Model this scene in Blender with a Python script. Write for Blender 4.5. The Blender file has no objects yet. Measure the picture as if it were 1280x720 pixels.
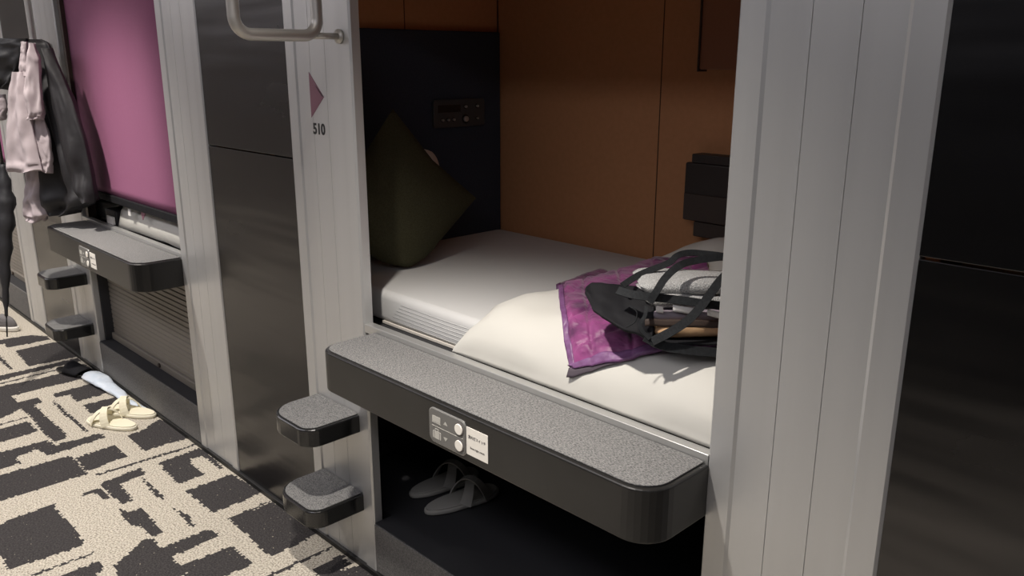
import bpy, bmesh, math, random
from mathutils import Vector, noise as mn
random.seed(7)
scene = bpy.context.scene
COL = scene.collection
PI = math.pi

# ------------------------------------------------------------------ survey of the place
F_PX = 1033.0; PITCH = math.atan(284/1033); YAW = math.radians(45.7); EYE = Vector((0, 0, 1.5))
FW = Vector((-math.sin(YAW), math.cos(YAW), 0)); RT = Vector((math.cos(YAW), math.sin(YAW), 0))
def at(u, v, ax, val):
    """world point measured off the photograph on a known plane (x, y or z = val)"""
    x = u-640; y = v-360
    r = FW*(F_PX*math.cos(PITCH)-y*math.sin(PITCH)) + RT*x + Vector((0, 0, -(y*math.cos(PITCH)+F_PX*math.sin(PITCH))))
    return EYE + r*((val-EYE[ax])/r[ax])

# ------------------------------------------------------------------ materials
def nd(nt, t, **kw):
    n = nt.nodes.new(t)
    for k, v in kw.items(): setattr(n, k, v)
    return n
def mat(name, col, rough=.6, metal=0, spec=.5, var=None, scale=20, stretch=(1,1,1), bump=0, bscale=None, bstretch=None, detail=4,
        rvar=0, sheen=0, coat=0, lo=.35, hi=.65, alpha=1, trans=0, emit=None, estr=0):
    m = bpy.data.materials.new(name); m.use_nodes = True
    nt = m.node_tree; b = nt.nodes['Principled BSDF']
    b.inputs['Base Color'].default_value = (*col, 1)
    b.inputs['Roughness'].default_value = rough; b.inputs['Metallic'].default_value = metal
    b.inputs['Specular IOR Level'].default_value = spec
    b.inputs['Sheen Weight'].default_value = sheen; b.inputs['Coat Weight'].default_value = coat
    b.inputs['Alpha'].default_value = alpha; b.inputs['Transmission Weight'].default_value = trans
    tc = nd(nt, 'ShaderNodeTexCoord')
    def noise(sc, st, det=detail):
        mp = nd(nt, 'ShaderNodeMapping'); mp.inputs['Scale'].default_value = st
        n = nd(nt, 'ShaderNodeTexNoise'); n.inputs['Scale'].default_value = sc; n.inputs['Detail'].default_value = det
        nt.links.new(tc.outputs['Object'], mp.inputs[0]); nt.links.new(mp.outputs[0], n.inputs[0]); return n
    if var is not None or rvar:
        n = noise(scale, stretch)
    if var is not None:
        cr = nd(nt, 'ShaderNodeValToRGB'); cr.color_ramp.elements[0].position = lo; cr.color_ramp.elements[1].position = hi
        cr.color_ramp.elements[0].color = (*col, 1); cr.color_ramp.elements[1].color = (*var, 1)
        nt.links.new(n.outputs[0], cr.inputs[0]); nt.links.new(cr.outputs[0], b.inputs['Base Color'])
    if rvar:
        mr = nd(nt, 'ShaderNodeMapRange'); mr.inputs[3].default_value = rough-rvar; mr.inputs[4].default_value = rough+rvar
        nt.links.new(n.outputs[0], mr.inputs[0]); nt.links.new(mr.outputs[0], b.inputs['Roughness'])
    if bump:
        n2 = noise(bscale or scale, bstretch or stretch, 2)
        bp = nd(nt, 'ShaderNodeBump'); bp.inputs['Strength'].default_value = bump; bp.inputs['Distance'].default_value = .01
        nt.links.new(n2.outputs[0], bp.inputs['Height']); nt.links.new(bp.outputs[0], b.inputs['Normal'])
    if emit:
        b.inputs['Emission Color'].default_value = (*emit, 1); b.inputs['Emission Strength'].default_value = estr
    return m

M = {}
M['alu'] = mat('brushed_aluminium', (.56,.56,.555), .40, .55, var=(.60,.60,.595), scale=14, stretch=(1,1,.03), bump=.03, bscale=120, bstretch=(1,1,.01))
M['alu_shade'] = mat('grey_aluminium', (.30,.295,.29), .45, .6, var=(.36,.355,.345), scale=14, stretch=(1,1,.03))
M['trim'] = mat('anodised_trim', (.55,.55,.54), .35, .7)
M['steel_panel'] = mat('smoked_steel_panel', (.088,.086,.088), .26, 1.0, spec=.5, rvar=.04, scale=3, stretch=(1,1,3), bump=.5, bscale=1.6, bstretch=(.5,1,5), coat=0)
M['panel_black'] = M['steel_panel']
M['black'] = mat('black_lacquered_metal', (.011,.0105,.010), .34, .0, spec=.5, var=(.016,.0155,.015), scale=6)
M['gloss'] = mat('black_gloss_plastic', (.012,.012,.012), .18, 0, spec=.5)
M['dark'] = mat('matt_black_lining', (.035,.035,.038), .7, 0, spec=.25)
M['floor_dark'] = mat('black_storage_mat', (.035,.035,.038), .6, 0, spec=.25)
M['felt'] = mat('grey_felt_carpet', (.045,.045,.047), .95, 0, spec=.1, var=(.30,.297,.29), scale=360, stretch=(.55,1.4,1), detail=6, lo=.30, hi=.72, bump=.12, bscale=420, sheen=.1)
M['felt_kick'] = mat('grey_felt_skirting', (.11,.107,.105), .95, 0, spec=.1, var=(.19,.185,.18), scale=260, detail=3, bump=.2, bscale=300)
M['orange'] = mat('burnt_orange_wallcover', (.50,.245,.115), .75, 0, spec=.2, var=(.53,.26,.125), scale=60, stretch=(1,1,1), bump=.05, bscale=90)
M['seam'] = mat('wallcover_seam', (.07,.028,.012), .8)
M['navy'] = mat('navy_felt_panel', (.034,.040,.056), .9, 0, spec=.15, var=(.042,.049,.066), scale=180, bump=.1, sheen=.05)
M['purple'] = mat('purple_blind_cloth', (.28,.105,.19), .8, 0, spec=.2, var=(.30,.115,.205), scale=300, bump=.05)
M['bronze'] = mat('bronze_guide', (.06,.042,.035), .4, .4)
M['sheet'] = mat('white_cotton_sheet', (.60,.60,.59), .85, 0, spec=.15, sheen=.1, bump=.10, bscale=9)
M['pillow'] = mat('white_pillowcase', (.62,.58,.52), .85, 0, spec=.15, bump=.15, bscale=14)
M['duvet'] = mat('white_duvet_cover', (.56,.55,.51), .8, 0, spec=.2, bump=.35, bscale=7)
M['olive'] = mat('olive_cushion_cloth', (.050,.048,.026), .9, 0, spec=.12, var=(.065,.062,.036), scale=220, bump=.1)
M['satin'] = mat('purple_quilted_satin', (.085,.013,.072), .5, 0, spec=.4, var=(.28,.052,.20), scale=16, detail=3, sheen=.35, bump=.55, bscale=28, bstretch=(1,1.8,1))
M['hem'] = mat('violet_satin_hem', (.15,.055,.155), .45, 0, spec=.5, var=(.20,.09,.22), scale=60, bump=.2)
M['lining'] = mat('grey_runner_lining', (.07,.055,.07), .8)
M['bag'] = mat('black_nylon', (.009,.009,.011), .75, 0, spec=.2, bump=.25, bscale=25)
M['strap'] = mat('black_webbing', (.013,.014,.016), .8, 0, spec=.2, var=(.022,.024,.026), scale=200)
M['towel'] = mat('grey_marl_towel', (.28,.28,.28), .95, 0, spec=.1, var=(.56,.56,.55), scale=420, detail=2, bump=.5, bscale=420, sheen=.2)
M['lilac'] = mat('lilac_grey_cotton', (.27,.235,.27), .9, 0, spec=.1, bump=.2, bscale=20)
M['paper'] = mat('white_paper', (.74,.72,.70), .8)
M['tan'] = mat('tan_cloth', (.55,.36,.20), .85, 0, spec=.15, var=(.42,.25,.15), scale=18, bump=.5, bscale=24)
M['jacket'] = mat('black_nylon_jacket', (.012,.011,.013), .55, 0, spec=.5, bump=.3, bscale=16)
M['mauve'] = mat('pale_mauve_cotton', (.37,.32,.335), .85, 0, spec=.2, bump=.3, bscale=14)
M['cream'] = mat('cream_foam', (.82,.78,.63), .7, 0, spec=.3)
M['cream_strap'] = mat('cream_strap_cloth', (.80,.75,.58), .8, 0, spec=.2, bump=.1, bscale=60)
M['shaded_sandal'] = mat('shade_dimmed_foam', (.36,.35,.32), .8)  # sandal colour darkened to carry the shade under the bed
M['plastic'] = mat('pale_blue_plastic_film', (.62,.70,.80), .35, 0, spec=.5, var=(.74,.80,.88), scale=22, bump=.6, bscale=30, alpha=.93)
M['rail'] = mat('brushed_steel_tube', (.52,.50,.47), .42, .7)
M['buttonplate'] = mat('grey_switch_plate', (.16,.158,.150), .5, .2)
M['white'] = mat('white_plastic', (.80,.77,.70), .5)
M['icon'] = mat('pale_print', (.45,.44,.40), .6)
M['ink'] = mat('black_ink', (.012,.012,.012), .5)
M['greyink'] = mat('grey_ink', (.10,.09,.09), .6)
M['sign'] = mat('mauve_sign_plate', (.21,.09,.125), .5)
M['signshade'] = mat('sign_edge_shading', (.05,.025,.035), .5)
M['shutter'] = mat('warm_grey_shutter', (.22,.20,.175), .55, .2)
M['shut_line'] = mat('shutter_groove', (.06,.055,.05), .7)
M['ceil'] = mat('ceiling_paint', (.45,.43,.40), .9)
M['wallopp'] = mat('opposite_wall_paint', (.40,.37,.35), .55, 0, var=(.44,.41,.39), scale=3)
M['fixture'] = mat('downlight_ring', (.7,.7,.7), .4)
M['glow'] = mat('downlight_lens', (1,.95,.85), .5, emit=(1,.86,.68), estr=12)
M['fill_glow'] = mat('fill_panel_face', (.9,.9,.9), .5, emit=(.95,.93,1), estr=.5)  # emissive face of the added fill panel
M['skirt'] = mat('black_skirting', (.010,.010,.010), .5)
M['device'] = mat('dark_brown_plastic', (.030,.022,.019), .45)
M['device2'] = mat('brown_plastic_face', (.055,.038,.030), .5)
M['umbrella'] = mat('black_umbrella_cloth', (.018,.018,.021), .55, bump=.4, bscale=22)
# carpet
def carpet_mat(name, a, b, lo, hi, fleck=None):
    m = mat(name, a, .95, 0, spec=.08, var=b, scale=170, detail=3, lo=lo, hi=hi, bump=.6, bscale=170)
    return m
M['carpet_light'] = carpet_mat('beige_carpet_loop', (.29,.26,.215), (.63,.58,.49), .36, .60)
M['carpet_dark'] = carpet_mat('charcoal_carpet_pile', (.040,.037,.038), (.072,.067,.066), .40, .66)
def add_fleck(m, col, scale, thr):
    nt = m.node_tree; b = nt.nodes['Principled BSDF']; src = b.inputs['Base Color'].links[0].from_socket
    tc = nd(nt, 'ShaderNodeTexCoord'); v = nd(nt, 'ShaderNodeTexNoise'); v.inputs['Scale'].default_value = scale; v.inputs['Detail'].default_value = 1
    cr = nd(nt, 'ShaderNodeValToRGB'); cr.color_ramp.elements[0].position = thr; cr.color_ramp.elements[1].position = thr+.03
    mx = nd(nt, 'ShaderNodeMix', data_type='RGBA'); mx.inputs[7].default_value = (*col, 1)
    nt.links.new(tc.outputs['Object'], v.inputs[0]); nt.links.new(v.outputs[0], cr.inputs[0]); nt.links.new(cr.outputs[0], mx.inputs[0])
    nt.links.new(src, mx.inputs[6]); nt.links.new(mx.outputs[2], b.inputs['Base Color'])
add_fleck(M['carpet_dark'], (.35,.31,.25), 95, .735)

# ------------------------------------------------------------------ mesh helpers
class MB:
    def __init__(s): s.v = []; s.f = []; s.sm = []; s.mi = []
    def add(s, vs, fs, smooth=False, mi=0):
        o = len(s.v); s.v += [tuple(p) for p in vs]
        for f in fs: s.f.append(tuple(o+i for i in f)); s.sm.append(smooth); s.mi.append(mi)
        return s
    def box(s, a, b, bev=0, mi=0):
        (x0,y0,z0),(x1,y1,z1) = [min(a[i],b[i]) for i in range(3)],[max(a[i],b[i]) for i in range(3)]
        if bev:
            return s.prism([(x0,y0),(x1,y0),(x1,y1),(x0,y1)], z0, z1, bev, mi=mi)
        s.add([(x,y,z) for z in (z0,z1) for y in (y0,y1) for x in (x0,x1)],
              [(0,2,3,1),(4,5,7,6),(0,1,5,4),(2,6,7,3),(0,4,6,2),(1,3,7,5)], mi=mi); return s
    def prism(s, pts, z0, z1, bev=0, smooth=False, mi=0, tf=None, segs=3):
        """plan outline (counter-clockwise) extruded, with rounded top and bottom edges"""
        n = len(pts)
        def inset(d):
            if d == 0: return [Vector((p[0],p[1])) for p in pts]
            out = []
            for i in range(n):
                p = Vector(pts[i][:2]); a = Vector(pts[i-1][:2]); c = Vector(pts[(i+1)%n][:2])
                e1 = (p-a); e2 = (c-p)
                e1 = e1.normalized() if e1.length > 1e-9 else e2.normalized(); e2 = e2.normalized() if e2.length > 1e-9 else e1
                n1 = Vector((-e1.y,e1.x)); n2 = Vector((-e2.y,e2.x)); k = n1+n2
                k = k/ max(.3, (1+n1.dot(n2)))
                out.append(p+k*d)
            return out
        rings = []
        if bev:
            for k in range(segs+1):
                t = k/segs*PI/2; rings.append((bev*(1-math.sin(t)), z0+bev*(1-math.cos(t))))
            for k in range(segs+1):
                t = k/segs*PI/2; rings.append((bev*(1-math.cos(t)), z1-bev*(1-math.sin(t))))
        else: rings = [(0,z0),(0,z1)]
        vs = []
        for d, z in rings: vs += [(p.x,p.y,z) for p in inset(d)]
        if tf: vs = [tf(Vector(p)) for p in vs]
        fs = []
        for k in range(len(rings)-1):
            for i in range(n):
                j = (i+1)%n; fs.append((k*n+i,k*n+j,(k+1)*n+j,(k+1)*n+i))
        s.add(vs, fs, smooth, mi)
        o = len(s.v)-len(vs)
        s.f.append(tuple(o+i for i in reversed(range(n)))); s.f.append(tuple(o+(len(rings)-1)*n+i for i in range(n)))
        s.sm += [False,False]; s.mi += [mi,mi]; return s
    def tube(s, pts, r, n=12, caps=True, mi=0):
        pts = [Vector(p) for p in pts]; m = len(pts); rs = r if isinstance(r,(list,tuple)) else [r]*m
        vs = []; ref = None
        for i,p in enumerate(pts):
            d = (pts[min(i+1,m-1)]-pts[max(i-1,0)]).normalized()
            if ref is None:
                ref = d.cross(Vector((0,0,1)));  ref = ref if ref.length > .1 else d.cross(Vector((1,0,0)))
            ref = (ref - d*ref.dot(d)).normalized(); b = d.cross(ref)
            for k in range(n):
                a = 2*PI*k/n; vs.append(p+(ref*math.cos(a)+b*math.sin(a))*rs[i])
        fs = [(i*n+k,i*n+(k+1)%n,(i+1)*n+(k+1)%n,(i+1)*n+k) for i in range(m-1) for k in range(n)]
        if caps: fs += [tuple(reversed(range(n))), tuple((m-1)*n+k for k in range(n))]
        return s.add(vs, fs, True, mi)
    def grid(s, fn, nu, nv, smooth=True, mi=0, mif=None, closeu=False):
        vs = [fn(i/nu, j/nv) for j in range(nv+1) for i in range(nu+1)]
        o = len(s.v); s.v += [tuple(p) for p in vs]
        for j in range(nv):
            for i in range(nu):
                a = j*(nu+1)+i
                s.f.append((o+a,o+a+1,o+a+nu+2,o+a+nu+1)); s.sm.append(smooth)
                s.mi.append(mif((i+.5)/nu,(j+.5)/nv) if mif else mi)
        return s
    def band(s, pts, sides, w, th=.002, mi=0):
        """flat strap through pts; sides = width directions"""
        pts = [Vector(p) for p in pts]; m = len(pts); vs = []
        for i,p in enumerate(pts):
            d = (pts[min(i+1,m-1)]-pts[max(i-1,0)]).normalized(); sd = sides[i] if isinstance(sides, list) else sides
            sd = Vector(sd); sd = (sd-d*sd.dot(d)).normalized(); nrm = d.cross(sd)
            ww = w[i] if isinstance(w, list) else w
            vs += [p-sd*ww/2-nrm*th/2, p+sd*ww/2-nrm*th/2, p+sd*ww/2+nrm*th/2, p-sd*ww/2+nrm*th/2]
        fs = [(i*4+k,i*4+(k+1)%4,(i+1)*4+(k+1)%4,(i+1)*4+k) for i in range(m-1) for k in range(4)] + [(3,2,1,0),((m-1)*4,(m-1)*4+1,(m-1)*4+2,(m-1)*4+3)]
        return s.add(vs, fs, False, mi)
    def build(s, name, m, parent=None, solid=0, sub=0, loc=None):
        me = bpy.data.meshes.new(name); me.from_pydata(s.v, [], s.f)
        ms = m if isinstance(m, list) else [m]
        for x in ms: me.materials.append(x)
        me.polygons.foreach_set('use_smooth', s.sm); me.polygons.foreach_set('material_index', s.mi)
        bm = bmesh.new(); bm.from_mesh(me); bmesh.ops.recalc_face_normals(bm, faces=bm.faces); bm.to_mesh(me); bm.free()
        me.update(); o = bpy.data.objects.new(name, me); COL.objects.link(o)
        if parent: o.parent = parent
        if loc: o.location = loc
        if solid:
            md = o.modifiers.new('Solidify','SOLIDIFY'); md.thickness = abs(solid); md.offset = -1 if solid > 0 else 1
        if sub:
            md = o.modifiers.new('Subdivision','SUBSURF'); md.levels = sub; md.render_levels = sub
        return o

def tag(o, label=None, cat=None, group=None, kind=None):
    if label: o['label'] = label
    if cat: o['category'] = cat
    if group: o['group'] = group
    if kind: o['kind'] = kind
    return o
def struct(o): o['kind'] = 'structure'; return o
def empty(name, loc=(0,0,0), rz=0, **kw):
    o = bpy.data.objects.new(name, None); COL.objects.link(o); o.location = loc; o.rotation_euler.z = rz; o.empty_display_size = .05
    tag(o, **kw); return o
def copy_tree(o, parent=None):
    c = o.copy(); COL.objects.link(c); c.parent = parent
    for ch in list(o.children): copy_tree(ch, c)
    return c
def copy_at(o, dx, label=None, drop=()):
    c = copy_tree(o); c.location.x += dx
    if label: c['label'] = label
    for ch in list(c.children):
        if ch.name.split('.')[0] in drop:
            for g in list(ch.children): bpy.data.objects.remove(g)
            bpy.data.objects.remove(ch)
    return c
def rrect(x0, y0, x1, y1, rs, n=8):
    """rs = radii for corners (x0,y0),(x1,y0),(x1,y1),(x0,y1)"""
    out = []
    for (cx, cy, r, a0) in ((x0,y0,rs[0],PI),(x1,y0,rs[1],1.5*PI),(x1,y1,rs[2],0),(x0,y1,rs[3],.5*PI)):
        sx = 1 if cx == x0 else -1; sy = 1 if cy == y0 else -1
        if r <= 0: out.append((cx,cy)); continue
        for k in range(n+1):
            a = a0+k/n*PI/2; out.append((cx+sx*r+r*math.cos(a), cy+sy*r+r*math.sin(a)))
    return out
def fbm(x, y, z=0): return mn.noise(Vector((x,y,z)))
def text(s, size, m, name, parent, loc, rot, extrude=.0003, bold=0):
    cu = bpy.data.curves.new(name, 'FONT'); cu.body = s; cu.size = size; cu.extrude = extrude; cu.offset = bold
    cu.align_x = 'CENTER'; cu.align_y = 'CENTER'
    t = bpy.data.objects.new(name, cu); COL.objects.link(t)
    bpy.context.view_layer.update()
    me = bpy.data.meshes.new_from_object(t.evaluated_get(bpy.context.evaluated_depsgraph_get()))
    bpy.data.objects.remove(t)
    o = bpy.data.objects.new(name, me); me.materials.clear(); me.materials.append(m); COL.objects.link(o)
    o.parent = parent; o.location = loc; o.rotation_euler = rot; return o

Y0 = 1.225                     # face of the capsule front
XA, XB = -1.84, -.738          # opening of the near capsule
PERIOD = 2.3
HEAD = 1.765                     # top of the lower openings
CEIL = 2.45

# ------------------------------------------------------------------ floor: patterned carpet
px_polys = []
def PA(sc, ox, oy, *pts): px_polys.append([at(ox+x/sc, oy+y/sc, 2, 0).xy for x, y in pts])
A = (4,0,380); B = (4,0,540); Cc = (4,200,540); P1 = (1,0,0)
PA(*A,(75,235),(270,190),(330,195),(395,262),(140,312),(110,270))
PA(*A,(-60,372),(0,358),(160,322),(390,268),(410,285),(330,303),(170,340),(0,383),(-60,395))
PA(*A,(-80,185),(0,180),(150,155),(240,160),(250,178),(40,218),(20,200),(-80,215))
PA(*A,(-30,255),(0,258),(20,275),(65,330),(45,325),(0,285),(-30,270))
PA(*A,(-30,402),(0,396),(330,316),(330,321),(0,402),(-30,410))
PA(*A,(-100,440),(0,412),(200,372),(330,340),(420,300),(480,330),(470,362),(250,412),(60,460),(90,490),(190,468),(215,490),(170,505),(330,650),(330,672),(280,690),(230,660),(150,560),(105,525),(0,575),(-100,600))
PA(*A,(265,450),(470,395),(550,440),(400,485),(380,485),(350,455),(280,468))
PA(*A,(415,505),(600,460),(650,485),(640,520),(540,540),(450,548))
PA(*A,(260,482),(300,510),(440,635),(425,640),(330,560),(270,500))
PA(*A,(-60,640),(0,625),(140,585),(165,610),(195,635),(30,685),(-60,700))
PA(*A,(-30,608),(0,600),(140,562),(140,567),(0,606),(-30,614))
PA(*P1,(158,545),(178,538),(199,524),(208,526),(240,546),(180,564),(172,556))
PA(*B,(-60,120),(0,100),(130,70),(235,38),(280,65),(500,5),(530,28),(240,118),(190,85),(75,125),(110,155),(0,185),(-60,200))
PA(*B,(-80,240),(0,215),(340,120),(375,140),(440,210),(0,345),(-80,365))
PA(*B,(375,130),(575,65),(640,122),(430,195),(400,160))
PA(*B,(470,215),(760,125),(1000,52),(1000,60),(760,134),(500,216))
PA(*B,(495,260),(700,180),(730,210),(600,262),(668,345),(610,362),(530,290))
PA(*B,(410,305),(500,280),(560,330),(520,335),(480,305),(415,318))
PA(*B,(-80,490),(0,465),(40,440),(270,360),(290,400),(340,440),(430,560),(45,690),(20,640),(0,620),(-80,640))
PA(*B,(590,380),(640,400),(710,380),(750,430),(820,500),(760,525),(700,470),(650,470),(620,430))
PA(*P1,(181,674),(189,672),(200,685),(263.75,661),(273.75,670),(215,696),(226,707),(291,682),(316,706),(280,720),(260,740),(225,745),(232,716),(225,720),(180,745),(150,722),(141,708))
PA(*B,(150,715),(470,600),(470,606),(170,720))
PA(*B,(310,715),(500,640),(520,690),(480,710),(480,760),(320,760))
PA(*Cc,(-10,155),(200,80),(230,95),(320,180),(300,185),(215,120),(150,135),(165,165),(220,212),(90,262),(50,215),(20,190))
PA(*B,(710,225),(790,295),(835,345),(780,320),(720,250))
PA(*Cc,(70,380),(130,410),(180,470),(165,480),(120,440))
PA(*Cc,(125,295),(360,210),(400,235),(520,300),(265,405),(200,350))
PA(*Cc,(350,440),(570,345),(640,385),(760,470),(800,500),(690,560),(550,625),(440,520))
PA(*Cc,(330,435),(560,340),(560,346),(350,441))
PA(*Cc,(510,720),(600,690),(850,568),(860,574),(620,696),(540,730))
PA(*Cc,(760,690),(900,610),(960,660),(860,720),(800,730))  # dark pattern block merged with the lower step's cast shadow
PA(*Cc,(700,760),(1000,665),(1080,700),(1060,760))
boxes = [(min(p.x for p in q), max(p.x for p in q), min(p.y for p in q), max(p.y for p in q)) for q in px_polys]
def inpoly(x, y, q):
    c = False; j = len(q)-1
    for i in range(len(q)):
        if (q[i].y > y) != (q[j].y > y) and x < (q[j].x-q[i].x)*(y-q[i].y)/(q[j].y-q[i].y)+q[i].x: c = not c
        j = i
    return c
rr = random.Random(3)
wild = []
for k in range(170):
    cx, cy = rr.uniform(-9,2.5), rr.uniform(-.85,1.2); w, h = rr.choice([(.05,.5),(.4,.06),(.3,.22),(.16,.3),(.5,.12),(.25,.02)])
    wild.append((cx,cx+w,cy,cy+h))
lim1 = at(-15,720,2,0); 
def carpet_dark(x, y):
    jx = .010*fbm(x*7, y*90, 3.1)+.006*fbm(x*60,y*60,1.7); jy = .010*fbm(x*90, y*7, 8.2)
    x += jx; y += jy
    for q, b in zip(px_polys, boxes):
        if b[0] <= x <= b[1] and b[2] <= y <= b[3] and inpoly(x, y, q): return 1
    # outside the surveyed part: same kind of broken rectangles
    d = Vector((x,y,0))-EYE; fw = d.dot(FW); rt = d.dot(RT)
    dep = fw*math.cos(PITCH)-d.z*math.sin(PITCH); up = fw*math.sin(PITCH)+d.z*math.cos(PITCH)
    if dep > .1 and 640+F_PX*rt/dep > -5 and 360-F_PX*up/dep < 722: return 0
    return 1 if any(a<=x<=b and c<=y<=e for a,b,c,e in wild) else 0
def grid_floor(x0, x1, y0, y1, st, s):
    nx = round((x1-x0)/st); ny = round((y1-y0)/st)
    s.grid(lambda u,v: (x0+u*(x1-x0), y0+v*(y1-y0), 0), nx, ny, False, mif=lambda u,v: carpet_dark(x0+u*(x1-x0), y0+v*(y1-y0)))
fl = MB(); grid_floor(-5.9,-1.7,0,Y0,.0075,fl); grid_floor(-5.9,-1.7,-.85,0,.025,fl); grid_floor(-9,-5.9,-.85,Y0,.025,fl); grid_floor(-1.7,2.5,-.85,Y0,.025,fl)
struct(fl.build('floor', [M['carpet_light'], M['carpet_dark']]))
struct(MB().box((-9,-.85,-.08),(2.5,2.3,-.004)).build('floor_slab', M['dark']))

# ------------------------------------------------------------------ room shell
struct(MB().box((-9,-.95,CEIL),(2.5,2.4,CEIL+.1)).build('ceiling', M['ceil']))
struct(MB().box((2.5,-.95,0),(2.6,2.4,CEIL)).build('wall_right', M['wallopp']))
struct(MB().box((-9.1,-.95,0),(-9,2.4,CEIL)).build('wall_left', M['wallopp']))
op = MB().box((-9,-.95,0),(2.5,-.85,CEIL))
struct(op.build('wall_front', M['wallopp']))
struct(MB().box((-3.4,-.849,0),(2.5,-.80,CEIL)).build('wall_front_added_dark', M['dark']))  # unseen dark facing, added to keep the near glossy panel's reflections black
for i in range(10):
    x = -8.6+i*1.15
    if x+.32 < -3.4: struct(MB().box((x,-.85,0),(x+.32,-.82,CEIL),.004).build('trim_%d'%(i+1), M['alu']))

# ------------------------------------------------------------------ one bay of the capsule front
def post(x0, w, label):
    y = Y0; h = CEIL
    p = [(0,.03),(0,.003),(.003,0),(.047,0),(.053,.004)]
    for g in (.122,.198):
        if g < w-.06: p += [(g-.0008,.004),(g-.0006,.006),(g+.0006,.006),(g+.0008,.004)]
    p += [(w-.055,.004),(w-.049,0),(w-.005,0),(w,.005),(w,.03)]
    s = MB(); n = len(p)
    for z0, z1 in ((.018, h),):
        vs = [(a, b, z) for z in (z0,z1) for a,b in p]
        s.add(vs, [(i,(i+1)%n,n+(i+1)%n,n+i) for i in range(n)]+[tuple(range(n)), tuple(n+i for i in range(n))])
    o = s.build('aluminium_post', M['alu'], loc=(x0,y,0))
    return tag(o, label, 'post', 'aluminium posts of the capsule front')
def panel(x0, x1, z0, z1, label):
    o = MB().prism([(0,0),(x1-x0,0),(x1-x0,.02),(0,.02)], z0, z1, .0015).build('glossy_wall_panel', M['steel_panel'], loc=(x0,Y0+.004,0))
    return tag(o, label, 'wall panel', 'dark glossy panels between the posts')

# shelf --------------------------------------------------------------
def make_shelf():
    t = empty('entry_ledge', (-1.2675,Y0,.675), label='long black ledge with grey felt top below the bed with white duvet', cat='ledge', group='ledges below the capsule openings')
    hw = .5325; d = .175
    out = rrect(-hw,-d,hw,-.001,(.055,.065,0,0))
    MB().prism(out, 0, .108, .005, smooth=False).build('body', M['black'], t)
    ins = rrect(-hw+.010,-d+.010,hw-.010,-.001,(.047,.057,0,0))
    MB().prism(ins, .1085, .1115, .001).build('felt_top', M['felt'], t)
    # switch plate (x from -1.335 to -1.215)
    pl = rrect(-.0675,.012-0.0,.0525,.091,(.014,.014,.014,.014))
    yf = -d
    def front(v, k=0): return (v.x, yf-v.z, v.y)
    sp = MB().prism(pl, 0, .0035, .0012, tf=front).build('switch_plate', M['buttonplate'], t)
    MB().prism(rrect(-.069,.0105,.054,.0925,(.0155,)*4), 0, .0018, 0, tf=front).build('plate_rim', M['trim'], sp)
    for zz in (.070,.032):
        c = [(.034+.0125*math.cos(a*PI/12), zz+.0125*math.sin(a*PI/12)) for a in range(24)]
        MB().prism(c, .0035, .0065, .0012, tf=front).build('button', M['white'], sp)
        c = [(.0345+.0148*math.cos(a*PI/12), zz+.0148*math.sin(a*PI/12)) for a in range(24)]
        MB().prism(c, .0035, .0042, 0, tf=front).build('button_ring', M['greyink'], sp)
    ic = MB()
    ic.prism(rrect(-.056,.061,-.028,.075,(.002,)*4), .0035, .004, tf=front)           # bed icon
    ic.prism([(-.057,.0585),(-.027,.0585),(-.027,.060),(-.057,.060)], .0035, .004, tf=front)
    ic.prism([(-.018,.064),(-.005,.064),(-.0115,.072)], .0035, .004, tf=front)
    ic.prism([(-.058,.0505),(.046,.0505),(.046,.0517),(-.058,.0517)], .0035, .004, tf=front)
    ic.prism(rrect(-.055,.022,-.027,.040,(.003,)*4), .0035, .004, tf=front)           # suitcase icon
    ic.prism([(-.047,.040),(-.045,.040),(-.045,.044),(-.037,.044),(-.037,.040),(-.035,.040),(-.035,.046),(-.047,.046)], .0035, .004, tf=front)
    ic.prism([(-.0115,.026),(-.005,.034),(-.018,.034)], .0035, .004, tf=front)
    ic.build('icons', M['icon'], sp)
    for xx in (-.050,-.032): MB().prism([(xx-.0006,.0225),(xx+.0006,.0225),(xx+.0006,.0395),(xx-.0006,.0395)], .004, .0043, tf=front).build('suitcase_line', M['buttonplate'], sp)
    # white notice
    nt_ = MB().prism([(.055,.020),(.1215,.020),(.1215,.083),(.055,.083)], 0, .0012, tf=front).build('notice_label', M['white'], t)
    text('室内灯スイッチ', .0078, M['greyink'], 'printed_text', nt_, (.088,yf-.0015,.062), (PI/2,0,0), .0002)
    text('Room light switch', .0062, M['greyink'], 'printed_text', nt_, (.089,yf-.0015,.038), (PI/2,0,0), .0002)
    return t

# small steps ---------------------------------------------------------
def step_outline(d=0):
    return rrect(-.122+d, -.174+d, .107-d, .002, (.085-d,.050-d,0,0))
def make_step(x, ztop, label):
    t = empty('step', (x,Y0,ztop-.055), label=label, cat='step', group='felt-topped steps on the front')
    MB().prism(step_outline(), 0, .0545, .005, smooth=False).build('body', M['gloss'], t)
    MB().prism(step_outline(.009), .0548, .0575, .0008).build('felt_top', M['felt'], t)
    return t

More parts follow.
